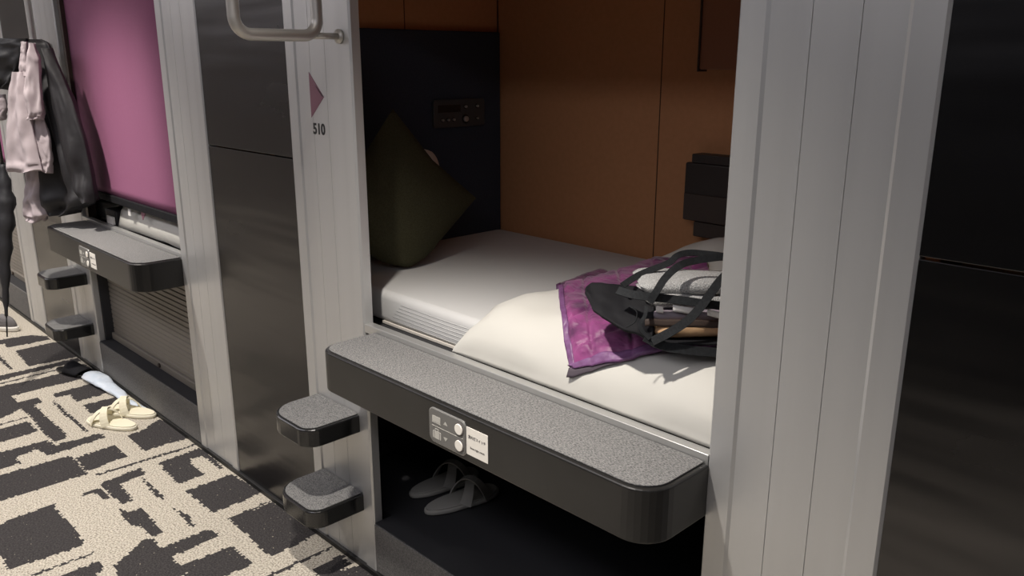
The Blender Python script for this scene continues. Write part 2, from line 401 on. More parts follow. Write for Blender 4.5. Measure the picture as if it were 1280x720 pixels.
# grab rail -------------------------------------------------------------
def arc(c, r, a0, a1, y0, n=8): return [(0, c[0]+r*math.cos(a0+(a1-a0)*k/n), c[1]+r*math.sin(a0+(a1-a0)*k/n)) for k in range(n+1)]
def make_rail(x, label):
    t = empty('grab_rail', (x,Y0,1.56), label=label, cat='grab rail')
    yo, yi, zb, R = -.285, -.065, 0.0, .04
    pts = [(0,yo,.62)]+[(0,yo,.4),(0,yo,.2)]+arc((yo+R,zb+R),R,PI,1.5*PI,0)+arc((yi-R,zb+R),R,1.5*PI,2*PI,0)+[(0,yi,.2),(0,yi,.4),(0,yi,.62)]
    MB().tube(pts, .0145, 14).build('bent_tube', M['rail'], t)
    MB().tube([(0,yi-.02,zb),(0,-.0005,zb)], .008, 12).tube([(0,-.008,zb),(0,-.0005,zb)], .018, 16).build('wall_fixing', M['rail'], t)
    MB().tube([(0,yo,.60),(0,-.0005,.60)], .011, 12).tube([(0,-.008,.60),(0,-.0005,.60)], .018, 16).build('upper_fixing', M['rail'], t)
    return t

def box_st(name, a, b, m, bev=0): return struct(MB().box(a,b,bev).build(name, m))

names3 = [('near','beside the unmade bed with the tote bag'),('middle','beside the purple blind'),('far','at the far left end')]
n_trim = 20
for bi in range(-1,3):
    dx = -PERIOD*bi
    # posts: the one left of an opening carries steps, the one right of it stands alone
    if bi >= 0:
        post(-2.165+dx, .325, ['aluminium post with the 510 sign left of the open bed','aluminium post partly behind the hanging coats, left of the purple blind','farthest aluminium post at the left frame edge, behind the black umbrella'][bi])
    post(-.738+dx, .318, ['wide aluminium post in the foreground, right of the open bed','aluminium post just right of the purple blind','narrow-looking aluminium post between the umbrella and the coats','far aluminium post beyond the umbrella'][bi] if bi >= 0 else 'aluminium post right of the near black panel')
    if bi < 2:
        x0 = -4.465 if 0 else -2.720-PERIOD*bi; x1 = x0+.555
        where = {-1:'in the right foreground',0:'left of the 510 sign post',1:'behind the coats and far steps'}[bi]
        panel(x0, x1, .018, 1.2245, 'lower dark glossy panel below the thin seam '+where)
        panel(x0, x1, 1.2285, CEIL, 'upper dark glossy panel above the thin seam '+where)
    if bi < 0: continue
    # header above opening
    box_st('trim_%d'%(n_trim), (XA+dx,Y0+.004,HEAD),(XB+dx,Y0+.03,CEIL), M['alu']); n_trim += 1
    # capsule shell
    xl, xr, yb = -2.35+dx, -.40+dx, 2.22
    box_st('wall_capsule_back', (xl,yb,.0),(xr,yb+.03,2.0), M['orange'])
    box_st('wall_capsule_head', (xl-.03,Y0+.03,.0),(xl,yb+.03,2.0), M['orange'])
    box_st('wall_capsule_foot', (xr,Y0+.03,.0),(xr+.03,yb+.03,2.0), M['orange'])
    box_st('ceiling_capsule', (xl,Y0+.03,1.95),(xr,yb,2.0), M['orange'])
    # sill, plinth, skirting
    o = MB().box((XA+dx+.001,Y0+.001,.775),(XB+dx-.001,Y0+.026,.800),.002).build('sill_strip', M['trim'])
    tag(o, ['thin aluminium sill strip between the ledge and the open bed','thin aluminium sill strip under the purple blind','thin aluminium sill strip of the farthest capsule'][bi], 'sill')
    t = empty('plinth', ((XA+XB)/2+dx,Y0,0), label=['grey felt plinth under the dark luggage space','grey felt plinth below the ribbed shutter','grey felt plinth at the far left behind the umbrella tip'][bi], cat='plinth', group='felt plinths below the luggage spaces')
    hw = (XB-XA)/2-.001
    MB().box((-hw,.001,.018),(hw,.07,.178),.003).build('felt_face', M['felt_kick'], t)
    MB().box((-hw,.004,.1785),(hw,.068,.181)).build('top_cap', M['dark'], t)
# skirting line
struct(MB().box((-7.6,Y0-.006,0),(1.4,Y0+.03,.018),.002).build('baseboard_back', M['skirt']))
# wallcover seams in the near capsule
struct(MB().box((-1.600,2.2185,.76),(-1.597,2.2199,1.95)).build('trim_90', M['seam']))
struct(MB().box((-2.3499,1.784,1.60),(-2.3485,1.787,1.95)).build('trim_91', M['seam']))
struct(MB().box((-2.3499,2.214,.76),(-2.3470,2.2199,1.95)).build('trim_92', M['seam']))

shelf = make_shelf()
sh2 = copy_at(shelf, -PERIOD, 'long black ledge with grey felt top below the purple blind')
st_lo = make_step(-1.995,.257,'lower near step, on the 510 post closest to the floor')
st_hi = make_step(-1.995,.512,'upper near step, on the 510 post beside the ledge end')
copy_at(st_lo, -PERIOD, 'lower far step, below the hanging coats near the carpet')
copy_at(st_hi, -PERIOD, 'upper far step, just below the hanging coats beside the far ledge')
make_rail(-1.883,'bent steel grab rail above the 510 sign post')
make_rail(-4.25,'bent steel grab rail that the coats hang from')

# luggage space of the near capsule ------------------------------------
t = empty('luggage_compartment', (0,0,0), label='dark open luggage compartment under the bed, pale sandals inside', cat='luggage compartment')
MB().box((-2.2,2.19,.172),(-.52,2.215,.69)).build('back_panel', M['dark'], t)
MB().box((-2.23,Y0+.072,.0),(-2.2,2.215,.69)).build('side_panel', M['dark'], t)
MB().box((-.52,Y0+.072,0),(-.49,2.215,.69)).build('side_panel', M['dark'], t)
MB().box((-2.2,Y0+.072,.150),(-.52,2.19,.172)).build('floor_panel', M['floor_dark'], t)
for bi in range(0,3):
    dx = -PERIOD*bi
    tt = empty('bed', (0+dx,0,0), label=['single bed with white fitted sheet inside the open capsule','bed with white sheet glimpsed below the purple blind','bed in the farthest capsule'][bi], cat='bed')
    MB().box((-2.345,Y0+.034,.70),(-.405,2.215,.764),.004).build('bed_base', M['dark'], tt)
    if bi < 2:
        m = MB()
        def mfn(u, v):
            return None
        # soft-edged mattress with gathered sheet
        x0,x1,y0,y1,z0,z1 = -2.34,-.43,1.33,2.212,.768,.862
        out = rrect(x0,y0,x1,y1,(.05,.05,.03,.03),6)
        m.prism(out, z0, z1, .022, smooth=True, segs=5)
        m.build('mattress', M['sheet'], tt)
        # stitched corner pleat lines on the side of the sheet
        s = MB()
        for k in range(6):
            zz = .785+k*.0105
            s.tube([(-1.86+.01*k,1.3298,zz),(-1.6,1.3296,zz-.002),(-1.2,1.3296,zz)], .0008, 5)
        s.build('sheet_crease', M['sheet'], tt)
        s = MB(); s.box((-1.9,1.3288,.766),(-.45,1.336,.774),.001); s.build('sheet_hem', M['pillow'], tt)

# ------------------------------------------------------------------ headboard with control unit
t = empty('headboard', (-2.35,1.7,.76), label='navy felt headboard panel on the left end wall of the open capsule', cat='headboard')
MB().box((.0005,-.43,0),(.022,.508,.842),.004).build('felt_panel', M['navy'], t)
t = empty('control_unit', (-2.328,2.0,1.318), label='black bedside control unit with small silver switches on the navy headboard', cat='control panel')
def facex(v): return (v.z, v.x, v.y)
MB().prism(rrect(-.125,-.049,.118,.049,(.012,)*4), 0.0003, .012, .002, tf=facex).build('face_plate', mat('charcoal_plate',(.05,.05,.05),.5), t)
MB().prism(rrect(-.105,.004,.0,.030,(.002,)*4), .012, .0125, 0, tf=facex).build('display', M['gloss'], t)
def knob(y, z, r, h=.010):
    c = [(y+r*math.cos(a*PI/8), z+r*math.sin(a*PI/8)) for a in range(16)]
    MB().prism(c, .012, .012+h, r*.3, smooth=True, tf=facex).build('knob', M['rail'], t)
    c = [(y+r*1.6*math.cos(a*PI/8), z+r*1.6*math.sin(a*PI/8)) for a in range(16)]
    MB().prism(c, .012, .0132, 0, tf=facex).build('knob_collar', M['gloss'], t)
for y, z, r in ((.022,.022,.0045),(.078,.022,.0045),(-.088,-.022,.004),(-.062,-.022,.004),(-.036,-.022,.004),(.022,-.022,.0105),(.078,-.022,.0035)): knob(y,z,r)

# things on the capsule back wall
t = empty('wall_unit', (-1.455,2.219,.965), label='dark brown fold-down unit on the orange wall beside the post', cat='wall unit')
MB().box((0,-.050,.055),(.30,-.0002,.235),.006).build('body', M['device'], t)
MB().box((.003,-.056,.058),(.297,-.0505,.140),.002).build('lower_face', M['device2'], t)
MB().box((.035,-.042,.006),(.30,-.0002,.054),.004).build('foot_bracket', M['device2'], t)
MB().box((.022,-.052,.2355),(.30,-.0002,.262),.003).build('lid', M['device'], t)
t = empty('wall_cabinet', (-1.433,2.219,1.475), label='brown box frame high on the orange wall, cut by the post', cat='cabinet')
MB().box((0,-.040,0),(.36,-.0002,.40),.003).build('body', mat('brown_laminate',(.32,.15,.085),.5), t)
MB().box((-.005,-.046,-.006),(.0,-.0002,.405),.001).build('edge_strip', M['device2'], t)

# ------------------------------------------------------------------ bedding
def lerp(a,b,t): return a+(b-a)*t
def interp(pts, t):
    if t <= pts[0][0]: return pts[0][1]
    for (a,b),(c,d) in zip(pts,pts[1:]):
        if t <= c: return b+(d-b)*(t-a)/(c-a)
    return pts[-1][1]
PROF = [(1.252,.800),(1.262,.850),(1.285,.893),(1.33,.926),(1.42,.948),(1.7,.955),(2.05,.962),(2.15,.945),(2.195,.90),(2.21,.866)]
def xl_d(y): return interp([(1.25,-1.50),(1.33,-1.485),(1.45,-1.46),(1.60,-1.42),(1.9,-1.42),(2.2,-1.42)], y)
def dz(x, y):
    base = interp([(1.252,.800),(1.328,.802),(1.345,.866),(2.21,.866)], y)
    s = max(0, min(1, (x-xl_d(y))/.13)); e = math.sqrt(1-(1-s)**2)
    z = lerp(base, interp(PROF, y), e)
    k = e*min(1,(y-1.24)/.1)
    z += k*(.014*fbm(x*5,y*5,1)+.006*fbm(x*11+y*8,y*6,4)+.003*fbm(x*22-y*16,y*9,2))
    z += e*.065*math.exp(-(max(0,-1.18-x)/.13)**2-(max(0,x+1.0)/.2)**2-((y-2.0)/.10)**2)
    return z
ys = [1.252,1.254,1.257,1.262,1.27,1.285,1.305,1.33,1.36]+[1.40+.81*k/30 for k in range(31)]
d = MB()
def dfn(u, v):
    y = ys[round(v*(len(ys)-1))]; x0 = xl_d(y); x = lerp(x0, -.425, u**1.35)
    yy = y + (.010*fbm(x*6,3.3,0) - .006 if y < 1.34 else 0)*1.0
    return (x, max(yy,1.2535), dz(x,y))
d.grid(dfn, 90, len(ys)-1)
tag(d.build('duvet', M['duvet'], solid=.012), 'puffy white duvet over the right part of the open bed', 'duvet')

# pillow standing against the headboard, cushion in front of it
def pillow_mesh(w, h, th, power=.55, n=26, seed=0, pinch=.06, rnd=0):
    s = MB()
    for side in (1,-1):
        def fn(u, v, side=side):
            a, b = u*2-1, v*2-1
            k = max(0,(1-a*a)*(1-b*b))**power
            ex = 1-pinch*(1-b*b)*abs(a)**2*0 
            X = a*w/2*(1-pinch*(1-abs(b))*(abs(a))); Z = b*h/2*(1-pinch*(1-abs(a))*(abs(b)))
            X *= 1-rnd*abs(b)**6; Z *= 1-rnd*abs(a)**6
            return (X, side*(th/2*k)*(1+.10*fbm(a*2,b*2,seed)), Z)
        s.grid(fn, n, n)
    return s
o = pillow_mesh(.50,.34,.11,.5,seed=2,pinch=.03,rnd=.12).build('pillow', M['pillow'])
o.location = (-2.262,1.620,1.045); o.rotation_euler = (math.radians(-2),math.radians(0),math.radians(90-6)); o.rotation_euler = (math.radians(-10),0,math.radians(90))
tag(o, 'white pillow standing upright behind the olive cushion', 'pillow')
from mathutils import Quaternion, Matrix
cm = pillow_mesh(.42,.42,.14,.6,seed=5,pinch=.10)
cu_ctr = Vector((-2.10,1.555,1.062))
zax = Vector((-.14,-.06,1)).normalized(); yax = Vector((1,-.10,.14)); yax = (yax-zax*yax.dot(zax)).normalized(); xax = yax.cross(zax)
Rm = Matrix((xax,yax,zax)).transposed()@Matrix.Rotation(math.radians(45-6),3,'Y')
def settle(p):
    q = cu_ctr+Rm@Vector(p)
    if q.z < .94:                       # the lower corner is pressed flat against the mattress
        k = (.94-q.z); q.z = .864+.076*math.exp(-k/.075); q.x += .10*k
    q.y = max(q.y, 1.275); return tuple(q-Vector((-2.1,1.55,.864)))
cm.v = [settle(p) for p in cm.v]
tag(cm.build('cushion', M['olive'], loc=(-2.1,1.55,.864)), 'olive green square cushion standing on one corner on the bed', 'cushion')

# quilted runner ----------------------------------------------------------
def hit_duvet(u, v, lift=.004):
    r = (at(u,v,1,3.0)-EYE); t0 = .2; n = 2400
    for i in range(n):
        t_ = .25+i*.65/n; p = EYE+r*t_
        if 1.25 < p.y < 2.21 and p.z < dz(p.x,p.y)+lift: return p
    return at(u,v,2,.95)
front_e = [(0,hit_duvet(712,471)),(.30,hit_duvet(775,457)),(.58,hit_duvet(835,441)),(.80,hit_duvet(890,438)),(1,hit_duvet(930,440))]
back_e = [(0,hit_duvet(695,357)),(.35,hit_duvet(750,337)),(.75,hit_duvet(835,323)),(1,hit_duvet(880,318))]
left_e = [(0,hit_duvet(695,357)),(.35,hit_duvet(700,390)),(.7,hit_duvet(705,430)),(1,hit_duvet(712,471))]
def edge(E, t):
    for (a,p),(b,q) in zip(E,E[1:]):
        if t <= b+1e-9: return p.lerp(q,(t-a)/(b-a))
    return E[-1][1]
def run_surf(u, v):
    Fp = edge(front_e,u); Bp = edge(back_e,u)
    Lp = edge(left_e,v)-left_e[0][1].lerp(left_e[-1][1],v)
    p = Bp.lerp(Fp,v)+Lp*(1-u)
    z = dz(p.x, max(p.y,1.262))+.006
    q1 = (u*4.2+v*.15+.25) % 1.0; q2 = (v*3.4+u*.6) % 1.0
    puff = min(1,12*min(q1,1-q1))**.6*min(1,12*min(q2,1-q2))**.6
    ed = min(u,v,1-v)
    z += .009*puff*(1 if ed > .05 else .3) + .004*fbm(p.x*30,p.y*30,7)
    return Vector((p.x, p.y, z))
r = empty('bed_runner', (0,0,0), label='purple quilted satin bed runner spread askew over the duvet', cat='bed runner')
MB().grid(lambda u,v: run_surf(.03+u*.97,.0+v*.965), 90, 80).build('quilted_top', M['satin'], r, solid=.006)
MB().grid(lambda u,v: run_surf(u*.032,v)+Vector((0,0,.0015)), 4, 80).grid(lambda u,v: run_surf(u, .963+v*.037)+Vector((0,0,.0015)), 90, 5).build('hem', M['hem'], r, solid=.007)
def flap(u,v):
    a = run_surf(u*.30,1.0); return a+Vector((.0,-.002-.008*v*(1-u),.0015-.020*v*(1-u)))
MB().grid(flap, 20, 3).build('lining', M['lining'], r, solid=.002)

# ------------------------------------------------------------------ tote bag and its contents (frame turned to face the corridor)
P0 = at(820,436,2,.962); P0.z = .972
def loc(a, b, z): return P0 + RT*a + FW*b + Vector((0,0,z))
def hang(u, v, b):
    """point at depth b behind the bag's front edge"""
    x = u-640; y = v-360
    rr_ = FW*(F_PX*math.cos(PITCH)-y*math.sin(PITCH)) + RT*x + Vector((0,0,-(y*math.cos(PITCH)+F_PX*math.sin(PITCH))))
    k = (P0-EYE).dot(FW)+b
    return EYE + rr_*(k/rr_.dot(FW))
# bag body: a back shell lying on the runner with a slumped left side
bag = empty('tote_bag', (0,0,0), label='black tote bag lying open on the purple bed runner', cat='bag')
def lump(c, rad, amp, seed, nu=34, nv=22, flat=None, p=1.0):
    s = MB()
    def fn(u, v):
        th = u*2*PI; ph = v*PI
        d_ = Vector((math.cos(th)*math.sin(ph), math.sin(th)*math.sin(ph), math.cos(ph)))
        k = 1+amp*mn.noise(d_*1.7+Vector((seed,0,0)))+amp*.5*mn.noise(d_*4+Vector((0,seed,0)))
        q = Vector((abs(d_.x)**p*math.copysign(1,d_.x)*rad[0], abs(d_.y)**p*math.copysign(1,d_.y)*rad[1], abs(d_.z)**p*math.copysign(1,d_.z)*rad[2]))*k
        w = c + RT*q.x + FW*q.y + Vector((0,0,q.z))
        if flat is not None: w.z = max(w.z, flat)
        return w
    s.grid(fn, nu, nv); return s
flatz = P0.z-.002
# collapsed left side of the bag, modelled as a folded cloth
rows = [  # (back-left outline, front-right outline) sampled left to right: (u, vtop, vbot, depth top, depth bottom)
 (732,359,364,.16,.15),(740,354,385,.17,.10),(752,353,395,.17,.07),(766,354,403,.17,.05),(780,357,411,.16,.03),(796,358,416,.13,.02),(808,366,424,.10,.01),(816,380,432,.06,.005)]
s = MB(); nr = len(rows)-1
def bagleft(u, v):
    f = u*nr; i = min(int(f),nr-1); f -= i
    q = [lerp(rows[i][k],rows[i+1][k],f) for k in range(5)]
    b = lerp(q[3],q[4],v) ; p = hang(q[0], lerp(q[1],q[2],v), b)
    bulge = math.sin(v*PI)*math.sin(min(1,max(0,u*.9+.08))*PI)
    p = p - FW*(.010*bulge)
    p += -FW*.010*fbm(u*4,v*3,9)
    return p
s.grid(bagleft, 40, 26)
s.build('side_gusset', M['bag'], bag, solid=.006)
# back wall and base of the bag
def bagback(u, v):
    a = lerp(lerp(-.005,-.06,min(1,v*2)),.30,u); prof = [(0,.004,-.004),(.35,.10,-.006),(.55,.235,.0),(.75,.26,.03),(1,.235,.07)]
    f = v
    for (k0,b0,z0),(k1,b1,z1) in zip(prof,prof[1:]):
        if f <= k1+1e-6:
            t_ = (f-k0)/(k1-k0); b_ = lerp(b0,b1,t_); z_ = lerp(z0,z1,t_); break
    z_ *= min(1,.45+u*1.6)
    p = loc(a, b_+.01*fbm(u*5,v*5,3), z_+.008*fbm(u*6,v*6,5)*v)
    p.z = max(p.z, dz(p.x,max(p.y,1.262))+.016)
    return p
MB().grid(bagback, 30, 24).build('back_shell', M['bag'], bag, solid=.004)
# front rim of the bag, a folded dark band along the bottom
rim = [hang(u,v,b) for u,v,b in ((806,421,-.002),(820,429,-.004),(835,434,-.005),(855,437,-.004),(875,439,-.002),(900,441,0),(930,444,.0),(960,446,.0))]
MB().band(rim, [Vector((0,0,1))*1.0+FW*.5]*len(rim), .018, .004).build('front_rim', M['strap'], bag)

def folded(a0, a1, b0, b1, z0, z1, seed, folds=1, wob=.006, n=30):
    """a folded soft pile: rounded slab with rolled front fold"""
    s = MB(); h = z1-z0
    prof = [(b1,z0)]+[(lerp(b1,b0+h/2,k/6),z0) for k in range(1,6)]
    prof += [(b0+h/2-h/2*math.sin(PI*k/10), z0+h/2-h/2*math.cos(PI*k/10)) for k in range(11)]
    prof += [(lerp(b0+h/2,b1,k/8),z1) for k in range(1,9)]
    m = len(prof)
    def fn(u, v):
        k = min(m-1, round(v*m)) if v < 1 else 0
        k = round(v*m) % m
        b, z = prof[k]; a = lerp(a0,a1,u)
        e = min(1, u/.10); e = math.sqrt(max(0,1-(1-e)**2)); z = lerp((z0+z1)/2, z, e); 
        return loc(a, b+wob*fbm(a*14,seed,0)+(1-e)*.02, z+wob*fbm(a*12,b*14,seed)*(1 if z > (z0+z1)/2 else .2))
    s.grid(fn, n, m); return s
g = 'folded clothes in the tote bag'
tag(folded(-.022,.30,.062,.18,.079,.106,1.3,wob=.007).build('towel', M['towel']), 'grey marl towel, upper of the two folded in the tote bag', 'towel', 'folded grey towels')
tag(folded(-.014,.30,.052,.18,.054,.079,4.1,wob=.004).build('towel', M['towel']), 'grey marl towel, lower of the two folded in the tote bag', 'towel', 'folded grey towels')
tag(folded(-.008,.30,.038,.18,.032,.054,7.7,wob=.004).build('folded_shirt', M['lilac']), 'folded lilac grey shirt under the towels in the tote bag', 'shirt')
tag(folded(-.002,.30,.018,.17,.003,.030,2.2,wob=.007,n=40).build('tan_garment', M['tan']), 'crumpled tan garment at the bottom of the tote bag', 'garment')
# dark brown inner pouch line between the shirt and the tan garment
MB().grid(lambda u,v: hang(lerp(806,935,u), lerp(399,408,v)+3*fbm(u*5,0,1)+u*3, .030-.006*v), 20, 3).build('inner_pocket', mat('dark_brown_lining',(.035,.020,.014),.7), bag, solid=.002)
for (u0,v0,u1,v1,b) in ((820,382,829,384,.034),(841,381,868,388,.033),(884,386,915,400,.030)):
    tag(MB().grid(lambda u,v: hang(lerp(u0,u1,u), lerp(v0,v0+8,v)+u*(v1-v0)*.6, b), 6, 3).build('paper_slip', M['paper'], solid=.0015),
        {820:'tiny white paper slip, leftmost on the lilac shirt',841:'white paper slip in the middle of the lilac shirt',884:'white paper slip beside the post on the lilac shirt'}[u0], 'paper', 'paper slips on the shirt')
def bez(pts, n=8):
    out = []; P = [pts[0]]+list(pts)+[pts[-1]]
    for i in range(1,len(P)-2):
        for k in range(n):
            t_ = k/n; a,b,c,d_ = P[i-1],P[i],P[i+1],P[i+2]
            out.append(tuple(.5*((2*b[j])+(-a[j]+c[j])*t_+(2*a[j]-5*b[j]+4*c[j]-d_[j])*t_*t_+(-a[j]+3*b[j]-3*c[j]+d_[j])*t_**3) for j in range(len(a))))
    out.append(tuple(pts[-1])); return out
def strap(pts, w, name='handle'):
    q = bez(pts); P = [hang(u,v,b) for u,v,b in q]
    sides = []
    for i in range(len(P)):
        dd = (P[min(i+1,len(P)-1)]-P[max(i-1,0)]).normalized(); vw = (P[i]-EYE).normalized()
        vw = (vw + Vector((0,0,-.3))).normalized(); sides.append(dd.cross(vw))
    MB().band(P, sides, w, .003).build(name, M['strap'], bag)
strap([(772,363,.075),(790,368,.045),(812,371,.035),(840,374,.035),(870,378,.032),(905,383,.03),(935,388,.05),(950,400,.10)], .0165)
strap([(812,378,.030),(822,362,.030),(832,347,.04),(848,333,.06),(868,326,.085),(910,321,.10),(945,326,.12),(962,352,.13)], .0145)
strap([(815,427,-.008),(838,415,-.006),(858,402,.0),(874,386,.012),(886,370,.022),(902,349,.03),(920,334,.06),(942,330,.11),(955,352,.14)], .017)
strap([(778,357,.10),(800,343,.14),(835,329,.15),(846,320,.16),(860,316,.17),(880,317,.17),(910,321,.16),(940,330,.16),(955,360,.15)], .013)
strap([(808,383,.028),(806,395,.012),(800,408,.004),(812,424,-.006)], .007, 'drawcord')
MB().tube(bez([tuple(hang(787,383,.02)),tuple(hang(796,390,.010)),tuple(hang(794,402,.006)),tuple(hang(783,409,.004))],5), .0012, 6).build('piping', M['strap'], bag)

# ------------------------------------------------------------------ 510 sign
t = empty('room_sign', (-2.017,Y0+.006,1.41), label='mauve triangle arrow pointing right at the capsule, on the post', cat='sign')
def fz(v): return (v.x, -v.z, v.y)
MB().prism([(-.035,-.061),(.034,-.004),(-.035,.061)], 0.0002, .003, .0005, tf=fz).build('triangle_plate', M['sign'], t)
MB().prism([(-.006,.025),(.034,-.004),(.024,-.002),(.002,.022)], .003, .0036, 0, tf=fz).build('shaded_corner', M['signshade'], t)  # dark sliver painting the shading along the raised plate
t2 = empty('room_number', (-2.017,Y0+.0055,1.318), label='black raised room number 510 below the triangle sign', cat='room number')
text('510', .041, M['ink'], 'digits', t2, (0,-.0015,0), (PI/2,0,0), .001, .0012)

# ------------------------------------------------------------------ sandals
def sole_pts(L=.262, W=.098, n=36, cx=0):
    out = []
    for k in range(n):
        a = 2*PI*k/n; x = math.cos(a); y = math.sin(a)
        w = W/2*(1+.16*x) * (1-.10*math.exp(-((x+.05)/.3)**2))
        out.append((x*L/2, math.copysign(abs(y)**.85,y)*w))
    return out
def make_sandal(label, group, m1, m2, knot=True):
    t = empty('sandal', (0,0,0), label=label, cat='sandal', group=group)
    MB().prism(sole_pts(), .001, .016, .005, smooth=True).build('sole', m1, t)
    MB().prism(sole_pts(.250,.088), .0162, .0205, .0018, smooth=True).build('footbed', m2, t)
    def archb(xa, xb, h, w, name):
        P = []; S = []
        for k in range(15):
            a = PI*k/14; P.append((lerp(xa,xb,k/14), -.043*math.cos(a), .014+h*math.sin(a)))
        sd = Vector((1, -(xb-xa)/.09*.6, 0))
        MB().band(P, sd, [w*(1-.25*math.sin(PI*k/14)) for k in range(15)], .004).build(name, m2, t)
    archb(-.015,.075,.056,.036,'strap'); archb(.070,-.010,.062,.036,'strap')
    return t
sd = make_sandal('cream cross-strap sandal standing nearer the middle of the carpet','cream sandals on the carpet', M['cream'], M['cream_strap'])
p = (at(117,522,2,0)+at(180,535,2,0))/2; dirv = at(117,522,2,0)-at(180,535,2,0)
sd.location = (-3.515,1.047,0); sd.rotation_euler.z = math.atan2(dirv.y,dirv.x)
s2 = copy_at(sd, 0, 'cream cross-strap sandal standing nearer the felt plinth')
s2.location = (-3.580,1.149,0.0); s2.rotation_euler.z = sd.rotation_euler.z+.06
# pair in the luggage space
a = make_sandal('shade-dimmed sandal in the dark luggage space, the nearer one','dim sandals in the luggage space', M['shaded_sandal'], M['shaded_sandal'])
a.location = (-1.760,1.50,.173); a.rotation_euler.z = math.radians(80)
a2 = copy_at(a, 0, 'shade-dimmed sandal in the dark luggage space, the farther left one'); a2.location = (-1.880,1.53,.173); a2.rotation_euler.z = math.radians(84)
# dark slipper
t = empty('slipper', (-4.285,1.13,0), math.radians(20), label='flat black slipper on the carpet beside the pale plastic sleeve', cat='slipper')
MB().prism(sole_pts(.23,.085), .001, .014, .004, smooth=True).build('sole', M['gloss'], t)
MB().grid(lambda u,v: (lerp(-.005,.095,u)-.02*abs(v*2-1), -.046*math.cos(v*PI), .012+(.052-.03*u)*math.sin(v*PI)), 8, 14).build('upper', M['bag'], t, solid=.003)
# shoe by the umbrella
t = empty('sneaker', tuple(at(2,411,2,0)), math.radians(205), label='grey and white shoe on the carpet at the left frame edge', cat='shoe')
MB().prism(sole_pts(.27,.095), .001, .028, .008, smooth=True).build('sole', M['white'], t)
def shoe(u, v):
    th = u*2*PI; ph = v*PI*.5
    x = math.cos(th); y = math.sin(th); k = math.cos(ph)**.7
    h = .085 if x < 0 else .085-.045*x
    return (x*.125*k-.01*(1-k), y*.040*k*(1+.15*x), .026+h*math.sin(ph)*.75)
MB().grid(shoe, 28, 10).build('upper', mat('grey_mesh',(.16,.15,.15),.8,bump=.3,bscale=90), t)
# plastic sleeve
pa, pb = at(122,470,2,.0), at(188,514,2,0)
pa = Vector((-4.17,1.165,0)); pb = Vector((-3.50,1.203,0))
t = MB()
def sleeve(u, v):
    c = lerp(pa,pb,u); w = interp([(0,.030),(.03,.040),(.15,.046),(.3,.036),(.5,.028),(.7,.016),(.97,.011),(1,.008)],u)
    h = w*.75; a_ = v*2*PI
    k = 1+.18*fbm(u*9,math.cos(a_)*1.2,math.sin(a_)*1.2)
    return (c.x, min(c.y+w*math.cos(a_)*k+.008*fbm(u*4,0,2),Y0-.010), max(.001,.002+h*(1+math.sin(a_))*k*.62+.004*fbm(u*16,a_,1)))
t.grid(sleeve, 60, 18).add([sleeve(0,k/18) for k in range(18)],[tuple(range(18))]).add([sleeve(1,k/18) for k in range(18)],[tuple(range(18))])
tag(t.build('umbrella_sleeve', M['plastic']), 'long pale blue plastic sleeve lying along the plinth behind the sandals', 'plastic sleeve')

# ------------------------------------------------------------------ middle capsule: blind, shutter, things below blind
dx = -PERIOD
t = empty('roller_blind', (0,0,0), label='purple roller blind drawn down over the middle capsule', cat='blind')
MB().grid(lambda u,v: (lerp(XA+dx+.06,XB+dx-.002,u), Y0+.030+.0015*math.sin(v*9), lerp(.935,HEAD,v)), 4, 24).build('blind_cloth', M['purple'], t, solid=.002)
MB().box((XA+dx+.05,Y0+.018,.905),(XB+dx-.002,Y0+.042,.936),.004).build('bottom_bar', M['bag'], t)
MB().box((XA+dx+.03,Y0+.012,.80),(XA+dx+.062,Y0+.048,HEAD),.002).build('guide_rail', M['bronze'], t)
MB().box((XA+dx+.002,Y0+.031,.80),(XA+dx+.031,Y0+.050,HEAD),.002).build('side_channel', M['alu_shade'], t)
def shutter(dx, label):
    t = empty('roller_shutter', (0,0,0), label=label, cat='shutter', group='ribbed shutters of the luggage spaces')
    s = MB(); n = 21; z0, z1 = .215,.70
    pts = []
    for k in range(n):
        za = lerp(z0,z1,k/n); h = (z1-z0)/n
        pts += [(.004,za),(.0,za+.003),(.0,za+h-.004),(.004,za+h-.001)]
    def fn(u,v):
        b,z = pts[round(v*(len(pts)-1))]; return (lerp(XA+dx+.012,XB+dx-.012,u), 1.297+b, z)
    s.grid(fn, 1, len(pts)-1, smooth=False, mif=lambda u,v: 1 if int(v*(len(pts)-1))%4==3 else 0)
    s.build('slat_curtain', [M['shutter'],M['shut_line']], t)
    MB().box((XA+dx+.012,1.285,.1825),(XB+dx-.012,1.303,.216),.003).build('bottom_rail', M['shutter'], t)
    c = [(.011*math.cos(a*PI/8),.011*math.sin(a*PI/8)) for a in range(16)]
    MB().prism(c, 0, .006, .001, tf=lambda v: (-3.55+v.x+dx+PERIOD, 1.2848-v.z, .200+v.y)).build('lock', M['bronze'], t)
    MB().box((XA+dx+.0005,Y0+.031,.1825),(XA+dx+.011,1.31,.70)).build('side_guide', M['dark'], t)
    MB().box((XB+dx-.011,Y0+.031,.1825),(XB+dx-.0005,1.31,.70)).build('side_guide', M['dark'], t)
shutter(-PERIOD, 'ribbed grey roller shutter closed below the purple blind')
shutter(-2*PERIOD, 'ribbed grey roller shutter at the far left behind the umbrella')
t = empty('roller_blind', (0,0,0), label='sliver of purple blind at the left frame edge behind the coats', cat='blind')
MB().grid(lambda u,v: (lerp(XA-2*PERIOD+.06,XB-2*PERIOD-.002,u), Y0+.030, lerp(.935,HEAD,v)), 4, 24).build('blind_cloth', M['purple'], t, solid=.002)
MB().box((XA-2*PERIOD+.05,Y0+.018,.905),(XB-2*PERIOD-.002,Y0+.042,.936),.004).build('bottom_bar', M['bag'], t)
